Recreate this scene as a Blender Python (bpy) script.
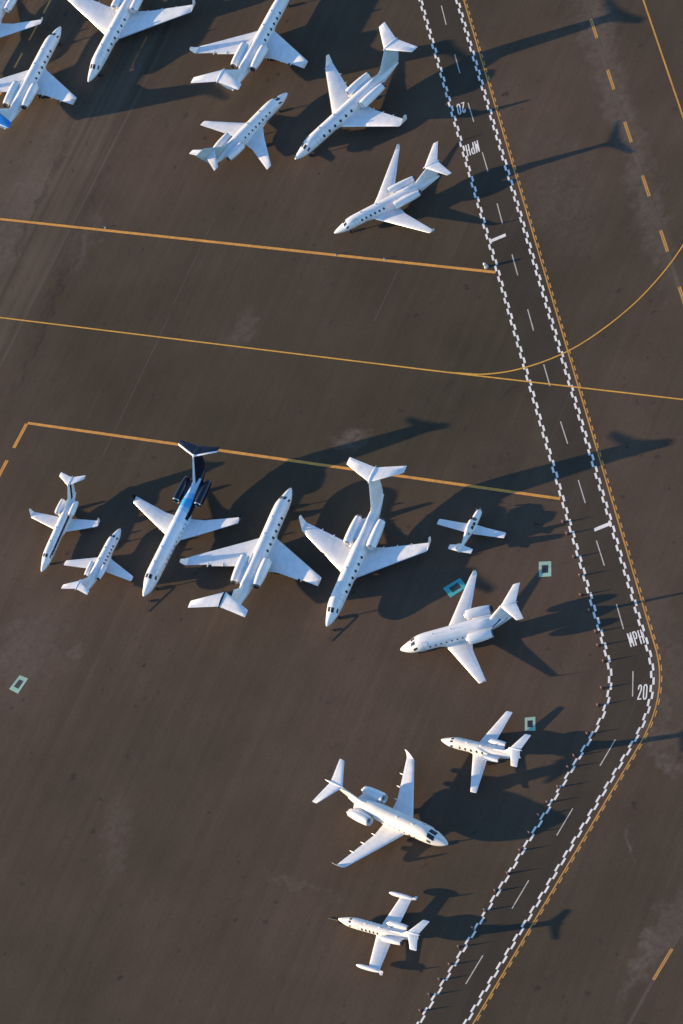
import bpy, bmesh, math, random
from mathutils import Vector, Matrix
random.seed(7)
R = math.radians
S = bpy.context.scene
for o in list(bpy.data.objects):
    bpy.data.objects.remove(o)

# ------------------------------------------------------------------ camera, sky, sun, exposure
cd = bpy.data.cameras.new('camera')
cam = bpy.data.objects.new('camera', cd)
S.collection.objects.link(cam)
cd.sensor_fit = 'VERTICAL'
cd.sensor_height = 36.0
cd.lens = 3522.26 / 1024 * 36.0
cd.clip_start = 5.0
cd.clip_end = 6000.0
_r = Vector((0.80310474, -0.45343425, -0.38654904))
_u = Vector((0.59583788, 0.61116489, 0.52101315))
_f = Vector((0.0, 0.64874869, -0.76100272))
cam.matrix_world = Matrix(((_r.x, _u.x, -_f.x, 0.0), (_r.y, _u.y, -_f.y, -350.0),
                           (_r.z, _u.z, -_f.z, 415.2728), (0, 0, 0, 1)))
S.camera = cam

KX, KY = 4.605, -2.764                 # shadow offset on the ground per metre of height
SUN_EL = math.atan(1 / math.hypot(KX, KY))
SUN_AZ = math.atan2(-KY, -KX)              # direction towards the sun, ccw from +X
w = bpy.data.worlds.new('World')
S.world = w
w.use_nodes = True
nt = w.node_tree
nt.nodes.clear()
sky = nt.nodes.new('ShaderNodeTexSky')
sky.sky_type = 'NISHITA'
sky.sun_disc = False
sky.sun_elevation = SUN_EL
sky.sun_rotation = R(90) - SUN_AZ
sky.altitude = 300
sky.air_density = 1.0
sky.dust_density = 0.25
sky.ozone_density = 3.2
bg = nt.nodes.new('ShaderNodeBackground')
bg.inputs['Strength'].default_value = 0.15
wo = nt.nodes.new('ShaderNodeOutputWorld')
nt.links.new(sky.outputs[0], bg.inputs[0])
nt.links.new(bg.outputs[0], wo.inputs[0])

sd = bpy.data.lights.new('sun', 'SUN')
sd.energy = 4.75
sd.angle = R(0.5)
sd.color = (1.0, 0.72, 0.40)
sun = bpy.data.objects.new('sun', sd)
S.collection.objects.link(sun)
sun.rotation_euler = Vector((KX, KY, -1)).to_track_quat('-Z', 'Y').to_euler()
sun.location = (-200, 120, 80)

S.view_settings.view_transform = 'Standard'
S.view_settings.look = 'None'
S.view_settings.exposure = 1.18
S.view_settings.gamma = 1.0
S.view_settings.use_curve_mapping = False

# ------------------------------------------------------------------ materials
MATS = {}


def new_mat(name):
    m = bpy.data.materials.new(name)
    m.use_nodes = True
    n = m.node_tree
    b = n.nodes['Principled BSDF']
    return m, n, b


def N(n, t, **kw):
    x = n.nodes.new(t)
    for k, v in kw.items():
        setattr(x, k, v)
    return x


def math_node(n, op, a, b=None):
    x = N(n, 'ShaderNodeMath', operation=op)
    for i, v in enumerate((a, b)):
        if v is None:
            continue
        if isinstance(v, (int, float)):
            x.inputs[i].default_value = v
        else:
            n.links.new(v, x.inputs[i])
    return x.outputs[0]


def mix_rgb(n, fac, a, b, blend='MIX'):
    x = N(n, 'ShaderNodeMix', data_type='RGBA', blend_type=blend)
    for key, v in ((0, fac), (6, a), (7, b)):
        if isinstance(v, (int, float)):
            x.inputs[key].default_value = v
        elif isinstance(v, (tuple, list)):
            x.inputs[key].default_value = (*v[:3], 1)
        else:
            n.links.new(v, x.inputs[key])
    return x.outputs[2]


def ramp(n, src, stops):
    x = N(n, 'ShaderNodeMapRange')
    x.inputs[1].default_value, x.inputs[2].default_value = stops[0]
    x.inputs[3].default_value, x.inputs[4].default_value = stops[1]
    n.links.new(src, x.inputs[0])
    return x.outputs[0]


def noise(n, vec, scale, detail=3, rough=0.55):
    x = N(n, 'ShaderNodeTexNoise')
    x.inputs['Scale'].default_value = scale
    x.inputs['Detail'].default_value = detail
    x.inputs['Roughness'].default_value = rough
    n.links.new(vec, x.inputs['Vector'])
    return x.outputs['Fac']


def paint(name, col, rough=0.32, bands=(), U0=0.0, metal=0.0, grime=0.06):
    """gloss aircraft paint; bands = [(colour, [(a,b,c,d), ...])] painted where every a*u + b*|y| + c*z > d"""
    m, n, b = new_mat(name)
    tc = N(n, 'ShaderNodeTexCoord')
    pos = tc.outputs['Object']
    c = None
    nz = noise(n, pos, 0.9, 4)
    dark = tuple(v * (1 - 2.2 * grime) for v in col)
    c = mix_rgb(n, ramp(n, nz, ((0.35, 0.7), (0.0, 1.0))), col, dark)
    ms = N(n, 'ShaderNodeMapping')
    ms.inputs['Scale'].default_value = (0.22, 2.4, 2.4)
    n.links.new(pos, ms.inputs[0])
    c = mix_rgb(n, 1.0, c, mix_rgb(n, ramp(n, noise(n, ms.outputs[0], 1.0, 3), ((0.35, 0.7), (0.0, 1.0))), (1.0,) * 3, (1 - 1.6 * grime,) * 3), 'MULTIPLY')
    if bands:
        sx = N(n, 'ShaderNodeSeparateXYZ')
        n.links.new(pos, sx.inputs[0])
        u = math_node(n, 'SUBTRACT', U0, sx.outputs[0])
        ya = math_node(n, 'ABSOLUTE', sx.outputs[1])
        for bc, conds in bands:
            f = None
            for (a, bb, cc, d) in conds:
                s = math_node(n, 'ADD', math_node(n, 'ADD', math_node(n, 'MULTIPLY', u, a), math_node(n, 'MULTIPLY', ya, bb)),
                              math_node(n, 'MULTIPLY', sx.outputs[2], cc))
                g = math_node(n, 'GREATER_THAN', s, d)
                f = g if f is None else math_node(n, 'MULTIPLY', f, g)
            c = mix_rgb(n, f, c, bc)
    n.links.new(c, b.inputs['Base Color'])
    b.inputs['Roughness'].default_value = rough
    b.inputs['Metallic'].default_value = metal
    return m


WHITE = (0.85, 0.84, 0.84)
NAVY = (0.007, 0.010, 0.024)
M = {
    'white': paint('white_paint', WHITE, 0.28),
    'wing': paint('wing_paint', (0.80, 0.80, 0.81), 0.36, grime=0.05),
    'warmwhite': paint('warm_white_paint', (0.79, 0.76, 0.72), 0.3),
    'paleblue': paint('pale_blue_paint', (0.60, 0.70, 0.78), 0.3),
    'navy': paint('navy_paint', NAVY, 0.22),
    'blue': paint('bright_blue_paint', (0.02, 0.22, 0.62), 0.28),
    'metal': paint('bare_metal', (0.55, 0.55, 0.56), 0.3, metal=0.85),
    'darkmetal': paint('dark_metal', (0.10, 0.10, 0.11), 0.45, metal=0.6),
    'black': paint('black_cavity', (0.008, 0.008, 0.009), 0.6),
    'red': paint('faded_red_cover', (0.55, 0.16, 0.13), 0.7),
    'rubber': paint('tyre_rubber', (0.018, 0.018, 0.018), 0.8),
    'cone': paint('cone_orange', (0.30, 0.07, 0.045), 0.6),
    'collar': paint('cone_collar', (0.45, 0.43, 0.41), 0.5),
    'gap': paint('panel_gap', (0.35, 0.36, 0.38), 0.5),
    'yellow_lens': paint('light_lens', (0.10, 0.22, 0.35), 0.2),
    'towbar': paint('towbar_steel', (0.045, 0.045, 0.045), 0.55),
}
gm, gn, gb = new_mat('window_glass')
gb.inputs['Base Color'].default_value = (0.022, 0.026, 0.034, 1)
gb.inputs['Roughness'].default_value = 0.09
M['glass'] = gm


WORN = [
    (8.0, 15.2, 4.5, 2.2, -40, 0.45),
    (-7.4, 87.6, 9, 3.5, 40, 0.3),
    (4.4, 48.3, 5, 3, 40, 0.25),
    (78.3, 48.3, 26, 3.2, 72, 0.28),
    (71.7, 28.5, 24, 3.0, 72, 0.28),
    (65.1, 11.3, 16, 3.0, 72, 0.25),
    (82.4, 56.1, 10, 4, 60, 0.3),
    (15.8, -69.8, 4, 1.5, 110, 0.55),
    (16.9, -64.4, 5, 3, 90, 0.3),
    (-4.1, -93.5, 9, 1.8, 30, 0.4),
    (2.0, -91.8, 9, 3, 30, 0.3),
    (4.7, -76.8, 2.5, 0.6, 60, 0.4),
    (-56.5, -21.0, 9, 3, 60, 0.2),
    (-37.1, -48.4, 9, 0.8, -60, 0.2),
    (-53.3, 17.8, 14, 6, 30, 0.22),
    (-17.0, 100.2, 30, 5, 40, 0.28),
    (-17.5, 79.7, 26, 1.1, 40, -0.6),
    (-9.7, 101.8, 26, 0.8, 40, -0.45),
    (-10.5, 87.3, 30, 0.8, 40, -0.4),
    (-53.6, 23.1, 8, 4, 30, 0.25),
    (-46.3, 13.8, 2, 1.5, 0, 0.35),
    (-10.7, -11.2, 6, 4, 20, 0.15),
    (62.0, 66.7, 5, 3, 0, 0.15),
    (58.7, 31.0, 20, 8, 72, 0.15),
    (25.0, 10.9, 1.2, 0.8, 0, -0.6),
    (32.1, 3.4, 1.6, 0.8, 0, -0.6),
    (-18.4, 9.7, 12, 7, 30, -0.3),
    (23.3, -8.2, 8, 6, 0, -0.25),
    (26.5, -52.1, 18, 3, -110, 0.2),
    (20.9, -58.2, 14, 1.5, -100, 0.28)]


def asphalt(name, base, warm, streak=1.0, patch=True):
    m, n, b = new_mat(name)
    tc = N(n, 'ShaderNodeTexCoord')
    pos = tc.outputs['Object']
    # paving runs along one direction: rotate so that x runs with the paving lanes
    mp = N(n, 'ShaderNodeMapping')
    mp.inputs['Rotation'].default_value = (0, 0, R(-36.6))
    n.links.new(pos, mp.inputs[0])
    st = N(n, 'ShaderNodeMapping')
    st.inputs['Scale'].default_value = (0.02, 0.55, 1)
    n.links.new(mp.outputs[0], st.inputs[0])
    big = noise(n, pos, 0.016, 4, 0.5)
    mid = noise(n, pos, 0.09, 6, 0.62)
    strk = noise(n, st.outputs[0], 1.0, 5, 0.6)
    fine = noise(n, pos, 2.3, 4, 0.7)
    grit = noise(n, pos, 14.0, 2, 0.7)
    c = mix_rgb(n, ramp(n, big, ((0.38, 0.60), (0.0, 1.0))), base, warm)
    c = mix_rgb(n, 1.0, c, mix_rgb(n, ramp(n, mid, ((0.3, 0.7), (0.0, 1.0))), (0.89,) * 3, (1.12,) * 3), 'MULTIPLY')
    c = mix_rgb(n, 1.0, c, mix_rgb(n, ramp(n, strk, ((0.3, 0.7), (0.0, 1.0))), (1 - 0.09 * streak,) * 3, (1 + 0.09 * streak,) * 3), 'MULTIPLY')
    c = mix_rgb(n, 1.0, c, mix_rgb(n, ramp(n, fine, ((0.25, 0.75), (0.0, 1.0))), (0.88,) * 3, (1.12,) * 3), 'MULTIPLY')
    c = mix_rgb(n, 1.0, c, mix_rgb(n, ramp(n, grit, ((0.25, 0.75), (0.0, 1.0))), (0.9,) * 3, (1.1,) * 3), 'MULTIPLY')
    # older darker, greener asphalt across the middle of the apron
    if patch:
        mp3 = N(n, 'ShaderNodeMapping', vector_type='TEXTURE')
        mp3.inputs['Location'].default_value = (10.0, 35.0, 0)
        mp3.inputs['Rotation'].default_value = (0, 0, R(-53))
        mp3.inputs['Scale'].default_value = (70, 42, 1)
        n.links.new(pos, mp3.inputs[0])
        l3 = N(n, 'ShaderNodeVectorMath', operation='LENGTH')
        n.links.new(mp3.outputs[0], l3.inputs[0])
        wb = math_node(n, 'ADD', l3.outputs['Value'], ramp(n, big, ((0.3, 0.7), (-0.35, 0.35))))
        c = mix_rgb(n, ramp(n, wb, ((0.4, 1.1), (0.85, 0.0))), c, mix_rgb(n, 1.0, c, (0.80, 0.86, 0.83), 'MULTIPLY'))
    # paving lane joints: faint, broken, wandering lines every 7.6 m
    sx = N(n, 'ShaderNodeSeparateXYZ')
    n.links.new(mp.outputs[0], sx.inputs[0])
    wob = ramp(n, noise(n, pos, 0.05, 3), ((0.0, 1.0), (-0.35, 0.35)))
    yy = math_node(n, 'DIVIDE', math_node(n, 'ADD', sx.outputs[1], wob), 7.6)
    fr = math_node(n, 'ABSOLUTE', math_node(n, 'SUBTRACT', math_node(n, 'FRACT', yy), 0.5))
    line = math_node(n, 'LESS_THAN', fr, 0.012)
    brk = ramp(n, noise(n, pos, 0.045, 4, 0.7), ((0.5, 0.72), (0.0, 0.34)))
    c = mix_rgb(n, math_node(n, 'MULTIPLY', line, brk), c, (0.13, 0.10, 0.08))
    if patch:
        # dry lighter scuffs and pale dust
        sc = noise(n, pos, 0.35, 6, 0.75)
        sel = noise(n, pos, 0.03, 2)
        f = math_node(n, 'MULTIPLY', ramp(n, sc, ((0.60, 0.78), (0.0, 0.5))), ramp(n, sel, ((0.50, 0.66), (0.0, 1.0))))
        c = mix_rgb(n, f, c, (0.125, 0.098, 0.08))
        # oil drips and dark tyre scrub
        oi = noise(n, pos, 0.55, 3, 0.5)
        f2 = math_node(n, 'MULTIPLY', ramp(n, oi, ((0.64, 0.74), (0.0, 0.85))), ramp(n, noise(n, pos, 0.06, 2), ((0.45, 0.6), (0, 1))))
        c = mix_rgb(n, f2, c, (0.03, 0.027, 0.025))
    if patch:
        # worn places with a position of their own: (x, y, long half-axis, short half-axis, direction in degrees, strength)
        warp = N(n, 'ShaderNodeTexNoise')
        warp.inputs['Scale'].default_value = 0.35
        warp.inputs['Detail'].default_value = 4
        n.links.new(pos, warp.inputs['Vector'])
        vm = N(n, 'ShaderNodeVectorMath', operation='MULTIPLY_ADD')
        n.links.new(warp.outputs['Color'], vm.inputs[0])
        vm.inputs[1].default_value = (7, 7, 0)
        vm.inputs[2].default_value = (-3.5, -3.5, 0)
        va = N(n, 'ShaderNodeVectorMath', operation='ADD')
        n.links.new(pos, va.inputs[0])
        n.links.new(vm.outputs[0], va.inputs[1])
        tex = ramp(n, noise(n, pos, 0.8, 6, 0.75), ((0.38, 0.68), (0.15, 1.0)))
        for (x, y, la, sa, dg, k) in WORN:
            mp2 = N(n, 'ShaderNodeMapping', vector_type='TEXTURE')
            mp2.inputs['Location'].default_value = (x, y, 0)
            mp2.inputs['Rotation'].default_value = (0, 0, R(dg))
            mp2.inputs['Scale'].default_value = (la, sa, 1)
            n.links.new(va.outputs[0], mp2.inputs[0])
            ln = N(n, 'ShaderNodeVectorMath', operation='LENGTH')
            n.links.new(mp2.outputs[0], ln.inputs[0])
            f = math_node(n, 'MULTIPLY', math_node(n, 'MULTIPLY', ramp(n, ln.outputs['Value'], ((0.35, 1.0), (1.0, 0.0))), tex), min(1.0, abs(k) * (2.6 if k > 0 else 1.6)))
            c = mix_rgb(n, f, c, (0.135, 0.108, 0.09) if k > 0 else (0.034, 0.029, 0.025))
    n.links.new(c, b.inputs['Base Color'])
    b.inputs['Roughness'].default_value = 1.0
    b.inputs['Specular IOR Level'].default_value = 0.08
    bp = N(n, 'ShaderNodeBump')
    bp.inputs['Strength'].default_value = 0.25
    bp.inputs['Distance'].default_value = 0.03
    n.links.new(grit, bp.inputs['Height'])
    n.links.new(bp.outputs[0], b.inputs['Normal'])
    return m


def road_paint(name, col, wear=0.35, worn=(0.09, 0.075, 0.065)):
    m, n, b = new_mat(name)
    tc = N(n, 'ShaderNodeTexCoord')
    pos = tc.outputs['Object']
    a = noise(n, pos, 1.1, 7, 0.8)
    c = mix_rgb(n, math_node(n, 'MULTIPLY', ramp(n, a, ((0.45, 0.75), (0, 1.0))), wear), col, worn)
    d = noise(n, pos, 0.25, 3)
    c = mix_rgb(n, 1.0, c, mix_rgb(n, ramp(n, d, ((0.3, 0.7), (0, 1))), (0.82,) * 3, (1.0,) * 3), 'MULTIPLY')
    n.links.new(c, b.inputs['Base Color'])
    b.inputs['Roughness'].default_value = 0.75
    return m


M['apron'] = asphalt('apron_asphalt', (0.069, 0.0520, 0.0372), (0.087, 0.0618, 0.0462))
M['road'] = asphalt('service_road_asphalt', (0.050, 0.0415, 0.0322), (0.060, 0.048, 0.0375), 0.9, False)
M['oldstrip'] = asphalt('scoured_strip', (0.098, 0.074, 0.058), (0.115, 0.088, 0.07), 0.6, False)
M['lane'] = asphalt('paving_lane_asphalt', (0.078, 0.060, 0.043), (0.108, 0.080, 0.060), 1.8)
M['joint'] = asphalt('pale_joint', (0.085, 0.068, 0.054), (0.105, 0.083, 0.066), 0.5, False)
M['stripe'] = asphalt('tyre_worn_asphalt', (0.066, 0.051, 0.037), (0.086, 0.064, 0.048), 2.0, False)
M['mwhite'] = road_paint('white_road_paint', (0.88, 0.84, 0.79), 0.2)
M['mthin'] = road_paint('thin_white_road_paint', (0.55, 0.52, 0.47), 0.45)
M['morange'] = road_paint('orange_line_paint', (0.74, 0.32, 0.04), 0.7)
M['myellow'] = road_paint('yellow_line_paint', (0.72, 0.36, 0.04), 0.5)
M['mtan'] = road_paint('tan_line_paint', (0.60, 0.29, 0.06), 0.5)
M['mblack'] = road_paint('black_line_paint', (0.022, 0.019, 0.017), 0.2, (0.05, 0.042, 0.037))
M['mgreen'] = road_paint('green_drain_paint', (0.27, 0.50, 0.40), 1.0, (0.46, 0.44, 0.37))
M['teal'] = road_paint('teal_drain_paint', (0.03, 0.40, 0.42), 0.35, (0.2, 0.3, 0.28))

# ------------------------------------------------------------------ object helpers


def link(name, verts, faces, mat, parent=None, smooth=None):
    me = bpy.data.meshes.new(name)
    me.from_pydata([tuple(v) for v in verts], [], faces)
    bm = bmesh.new()
    bm.from_mesh(me)
    bmesh.ops.remove_doubles(bm, verts=bm.verts, dist=1e-5)
    bmesh.ops.recalc_face_normals(bm, faces=bm.faces)
    bm.to_mesh(me)
    bm.free()
    me.materials.append(mat)
    if smooth is not None:
        for p in me.polygons:
            p.use_smooth = True
        me.set_sharp_from_angle(angle=R(smooth))
    o = bpy.data.objects.new(name, me)
    S.collection.objects.link(o)
    if parent is not None:
        o.parent = parent
    return o


def structure(o):
    o['kind'] = 'structure'
    return o


def thing(name, loc, rz, label, cat, group=None):
    o = bpy.data.objects.new(name, None)
    o.empty_display_size = 0.5
    S.collection.objects.link(o)
    o.location = loc
    o.rotation_euler = (0, 0, rz)
    o['label'] = label
    o['category'] = cat
    if group:
        o['group'] = group
    return o


class MB:
    def __init__(self):
        self.v, self.f = [], []

    def add(self, v, f):
        k = len(self.v)
        self.v += [Vector(p) for p in v]
        self.f += [tuple(i + k for i in q) for q in f]
        return self

    def loft(self, rings, cap0=True, cap1=True):
        n = len(rings[0])
        v = [p for r in rings for p in r]
        f = []
        for i in range(len(rings) - 1):
            for j in range(n):
                a, b = i * n + j, i * n + (j + 1) % n
                f.append((a, b, b + n, a + n))
        if cap0:
            f.append(tuple(range(n)))
        if cap1:
            f.append(tuple(range((len(rings) - 1) * n, len(rings) * n)))
        return self.add(v, f)

    def lathe(self, prof, axis_o, seg=28, cap0=False, cap1=False):
        """profile [(u, r)] about an axis parallel to x through axis_o (y, z); mesh x given by self.X(u)"""
        rings = []
        for u, r in prof:
            rings.append([(u, axis_o[0] + r * math.cos(2 * math.pi * k / seg), axis_o[1] + r * math.sin(2 * math.pi * k / seg)) for k in range(seg)])
        return self.loft(rings, cap0, cap1)

    def tube(self, p, q, r0, r1=None, seg=12):
        p, q = Vector(p), Vector(q)
        r1 = r0 if r1 is None else r1
        d = (q - p).normalized()
        a = d.orthogonal().normalized()
        b = d.cross(a)
        rings = [[c + (a * math.cos(2 * math.pi * k / seg) + b * math.sin(2 * math.pi * k / seg)) * r for k in range(seg)] for c, r in ((p, r0), (q, r1))]
        return self.loft(rings)

    def box(self, c, s):
        x, y, z = (k / 2 for k in s)
        v = [(c[0] + a * x, c[1] + b * y, c[2] + d * z) for a in (-1, 1) for b in (-1, 1) for d in (-1, 1)]
        return self.add(v, [(0, 1, 3, 2), (4, 6, 7, 5), (0, 4, 5, 1), (2, 3, 7, 6), (0, 2, 6, 4), (1, 5, 7, 3)])

    def build(self, name, mat, parent=None, smooth=40):
        return link(name, self.v, self.f, mat, parent, smooth)


def pchip(tab, t):
    """shape-preserving cubic through (t, value) points"""
    n = len(tab)
    if t <= tab[0][0]:
        return tab[0][1]
    if t >= tab[-1][0]:
        return tab[-1][1]
    h = [tab[i + 1][0] - tab[i][0] for i in range(n - 1)]
    d = [(tab[i + 1][1] - tab[i][1]) / h[i] for i in range(n - 1)]
    m = [d[0]] + [0 if d[i - 1] * d[i] <= 0 else 2 * d[i - 1] * d[i] / (d[i - 1] + d[i]) for i in range(1, n - 1)] + [d[-1]]
    for i in range(n - 1):
        if t <= tab[i + 1][0]:
            s = (t - tab[i][0]) / h[i]
            return ((2 * s**3 - 3 * s**2 + 1) * tab[i][1] + (s**3 - 2 * s**2 + s) * h[i] * m[i]
                    + (-2 * s**3 + 3 * s**2) * tab[i + 1][1] + (s**3 - s**2) * h[i] * m[i + 1])


# ------------------------------------------------------------------ ground, road, painted markings
def sheet(name, polys, z, mat):
    """flat polygons at height z as one mesh"""
    v, f = [], []
    for p in polys:
        k = len(v)
        v += [(q[0], q[1], z) for q in p]
        f.append(tuple(range(k, k + len(p))))
    me = bpy.data.meshes.new(name)
    me.from_pydata(v, [], f)
    me.update()
    bm = bmesh.new()
    bm.from_mesh(me)
    for fc in bm.faces:
        if fc.normal.z < 0:
            fc.normal_flip()
    bm.to_mesh(me)
    bm.free()
    me.materials.append(mat)
    o = bpy.data.objects.new(name, me)
    S.collection.objects.link(o)
    return structure(o)


sheet('apron', [[(-1500, -1500), (1500, -1500), (1500, 1500), (-1500, 1500)]], 0.0, M['apron'])


# older, paler paving lane running across the upper left, with dark tyre-worn stripes and a pale joint
def lane(a, b, o0, o1, e0=60, e1=60):
    a, b = Vector(a), Vector(b)
    d = (b - a).normalized()
    n = Vector((-d.y, d.x))
    a, b = a - d * e0, b + d * e1
    return [a + n * o0, b + n * o0, b + n * o1, a + n * o1]


PA, PB = (12.73, 106.49), (-30.66, 75.15)
sheet('paving_lane', [lane(PA, PB, 0, -34, 60, 8)], 0.0015, M['lane'])
sheet('paving_joint', [lane(PA, PB, 0.0, -0.35, 4, 8)], 0.0034, M['joint'])
sheet('worn_stripe', [lane((-2.43, 97.04), (-25.96, 79.61), -0.8, 0.8, 40, 12), lane((-4.89, 102.83), (-16.82, 93.93), -0.4, 0.4, 30, 18)], 0.0022, M['stripe'])
sheet('paving_joint', [lane((-5.01, 59.42), (-20.71, 47.67), -0.09, 0.09, 2, 6), lane((12.2, 72.6), (-2.0, 62.0), -0.07, 0.07, 0, 0), lane((30.5, 38.0), (22.5, 32.2), -0.10, 0.10, 0, 0)], 0.0030, M['joint'])


def bend_path(c1, a1, c2, a2, rad):
    a1, a2 = R(a1), R(a2)
    d1, d2 = Vector((math.cos(a1), math.sin(a1))), Vector((math.cos(a2), math.sin(a2)))
    c1, c2 = Vector(c1), Vector(c2)
    den = d1.x * d2.y - d1.y * d2.x
    t = ((c2.x - c1.x) * d2.y - (c2.y - c1.y) * d2.x) / den
    X = c1 + d1 * t
    th = abs(a2 - a1)
    A = X - d1 * rad * math.tan(th / 2)
    n = Vector((d1.y, -d1.x))
    C = A + n * rad
    pts = [A - d1 * 220]
    for k in range(0, 33):
        a = -th * k / 32
        v = A - C
        pts.append(C + Vector((v.x * math.cos(a) - v.y * math.sin(a), v.x * math.sin(a) + v.y * math.cos(a))))
    pts.append(pts[-1] + d2 * 140)
    return pts


class Path:
    def __init__(self, pts):
        self.p = [Vector(q) for q in pts]
        self.s = [0.0]
        for a, b in zip(self.p[:-1], self.p[1:]):
            self.s.append(self.s[-1] + (b - a).length)
        self.L = self.s[-1]

    def at(self, s, off=0.0):
        s = min(max(s, 0), self.L)
        for i in range(len(self.p) - 1):
            if s <= self.s[i + 1] or i == len(self.p) - 2:
                d = (self.p[i + 1] - self.p[i]).normalized()
                q = self.p[i] + d * (s - self.s[i])
                return q + Vector((-d.y, d.x)) * off      # + = to the left of travel

    def strip(self, s0, s1, o0, o1, step=1.0):
        n = max(1, int((s1 - s0) / step))
        ss = [s0 + (s1 - s0) * k / n for k in range(n + 1)]
        return [self.at(s, o0) for s in ss] + [self.at(s, o1) for s in reversed(ss)]

    def band(self, s0, s1, o0, o1, step=1.5):
        n = max(1, int((s1 - s0) / step))
        out = []
        for k in range(n):
            a, b = s0 + (s1 - s0) * k / n, s0 + (s1 - s0) * (k + 1) / n
            out.append([self.at(a, o0), self.at(b, o0), self.at(b, o1), self.at(a, o1)])
        return out


EDGE_W = Path(bend_path((45.77, 34.27), -108.25, (-17.04, -71.34), -153.5, 16))   # apron-side edge
EDGE_E = Path(bend_path((50.62, 29.66), -108.25, (-11.29, -75.71), -153.5, 19))   # outer edge
# the road sheet between the two edges
rp = []
for k in range(160):
    a, b = k / 160, (k + 1) / 160
    rp.append([EDGE_W.at(EDGE_W.L * a, 0), EDGE_W.at(EDGE_W.L * b, 0), EDGE_E.at(EDGE_E.L * b, 0), EDGE_E.at(EDGE_E.L * a, 0)])
sheet('service_road', rp, 0.004, M['road'])


def zipper(path, name):
    polys, s, side = [], 0.0, 1
    while s < path.L:
        o0, o1 = (0.005, 0.345) if side > 0 else (-0.345, -0.005)
        polys.append([path.at(s, o0), path.at(s + 1.17, o0), path.at(s + 1.17, o1), path.at(s, o1)])
        s += 1.17
        side = -side
    sheet(name, polys, 0.012, M['mwhite'])


zipper(EDGE_W, 'road_edge_marking')
zipper(EDGE_E, 'road_edge_marking')
sheet('yellow_edge_line', EDGE_E.band(0, EDGE_E.L, 0.98, 1.20), 0.012, M['mtan'])
pol, s = [], 0.6
while s < EDGE_E.L:
    pol.append(EDGE_E.strip(s, s + 0.95, 1.30, 1.50))
    s += 1.75
sheet('yellow_edge_dashes', pol, 0.012, M['mtan'])

DASH = [((64.59, 81.16), (63.03, 76.78)), ((60.76, 69.92), (59.27, 65.58)), ((57.01, 58.94), (55.64, 54.64)), ((53.37, 47.93), (52.0, 43.71)),
        ((49.7, 36.81), (48.24, 32.58)), ((46.16, 26.0), (44.71, 21.7)), ((42.41, 14.71), (40.95, 10.4)), ((38.77, 3.62), (37.36, -0.65)),
        ((35.11, -7.59), (33.79, -11.96)), ((31.54, -18.84), (30.15, -23.19)), ((27.9, -30.12), (26.48, -34.76)), ((24.3, -41.79), (22.84, -46.16)),
        ((20.11, -53.2), (19.2, -55.1), (17.8, -56.73)), ((12.07, -60.96), (8.04, -63.03)), ((1.3, -66.12), (-2.82, -68.2)), ((-9.75, -71.48), (-13.98, -73.62)),
        ((-21.09, -77.0), (-25.33, -79.11)), ((-32.2, -82.5), (-36.3, -84.6)), ((68.4, 92.4), (66.9, 88.0))]


def line(pts, wd, off=0.0):
    p = Path(pts)
    return p.band(0, p.L, off - wd / 2, off + wd / 2, 4.0)


sheet('lane_dashes', [q for d in DASH for q in line(d, 0.17)], 0.012, M['mthin'])
sheet('stop_bar', line([(45.05, 31.02), (47.45, 30.20)], 0.62), 0.014, M['mwhite'])
sheet('stop_bar', line([(28.66, -28.30), (31.30, -29.18)], 0.62), 0.014, M['mwhite'])

# painted words: strokes on a 1 x 1.6 cell
GLYPH = {'M': [[(0, 0), (0, 1)], [(0, 1), (.5, .28)], [(.5, .28), (1, 1)], [(1, 1), (1, 0)]],
         'P': [[(0, 0), (0, 1)], [(0, 1), (.7, 1)], [(.7, 1), (1, .86)], [(1, .86), (1, .62)], [(1, .62), (.7, .48)], [(.7, .48), (0, .48)]],
         'H': [[(0, 0), (0, 1)], [(1, 0), (1, 1)], [(0, .5), (1, .5)]],
         '2': [[(0, .74), (.08, .9)], [(.08, .9), (.3, 1)], [(.3, 1), (.7, 1)], [(.7, 1), (.95, .88)], [(.95, .88), (.95, .66)], [(.95, .66), (0, .04)], [(0, 0.02), (1, 0.02)]],
         '0': [[(.25, 0), (0, .15)], [(0, .15), (0, .85)], [(0, .85), (.25, 1)], [(.25, 1), (.75, 1)], [(.75, 1), (1, .85)], [(1, .85), (1, .15)], [(1, .15), (.75, 0)], [(.75, 0), (.25, 0)]]}


def words(text, ll, lr, tl, gap, st, name):
    """painted word on the ground from its lower-left, lower-right and top-left corners"""
    ll, lr, tl = Vector(ll), Vector(lr), Vector(tl)
    right, up = lr - ll, tl - ll
    wd, hch = right.length, up.length
    right, up = right / wd, up / hch
    wch = (wd - gap * (len(text) - 1)) / len(text)
    polys = []
    for i, ch in enumerate(text):
        o = ll + right * i * (wch + gap)
        for a, b in GLYPH[ch]:
            p = o + right * (st / 2 + a[0] * (wch - st)) + up * (st / 2 + a[1] * (hch - st))
            q = o + right * (st / 2 + b[0] * (wch - st)) + up * (st / 2 + b[1] * (hch - st))
            d = (q - p).normalized()
            n = Vector((-d.y, d.x)) * st / 2
            p, q = p - d * st * .4, q + d * st * .4
            polys.append([p - n, q - n, q + n, p + n])
    # strokes of one word lie on each other: lift each a hair so that no two faces share a plane
    v, f = [], []
    for k, p in enumerate(polys):
        b = len(v)
        v += [(c.x, c.y, 0.012 + 0.0008 * k) for c in p]
        f.append((b, b + 1, b + 2, b + 3))
    me = bpy.data.meshes.new(name)
    me.from_pydata(v, [], f)
    me.materials.append(M['mwhite'])
    o = bpy.data.objects.new(name, me)
    S.collection.objects.link(o)
    structure(o)


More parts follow.
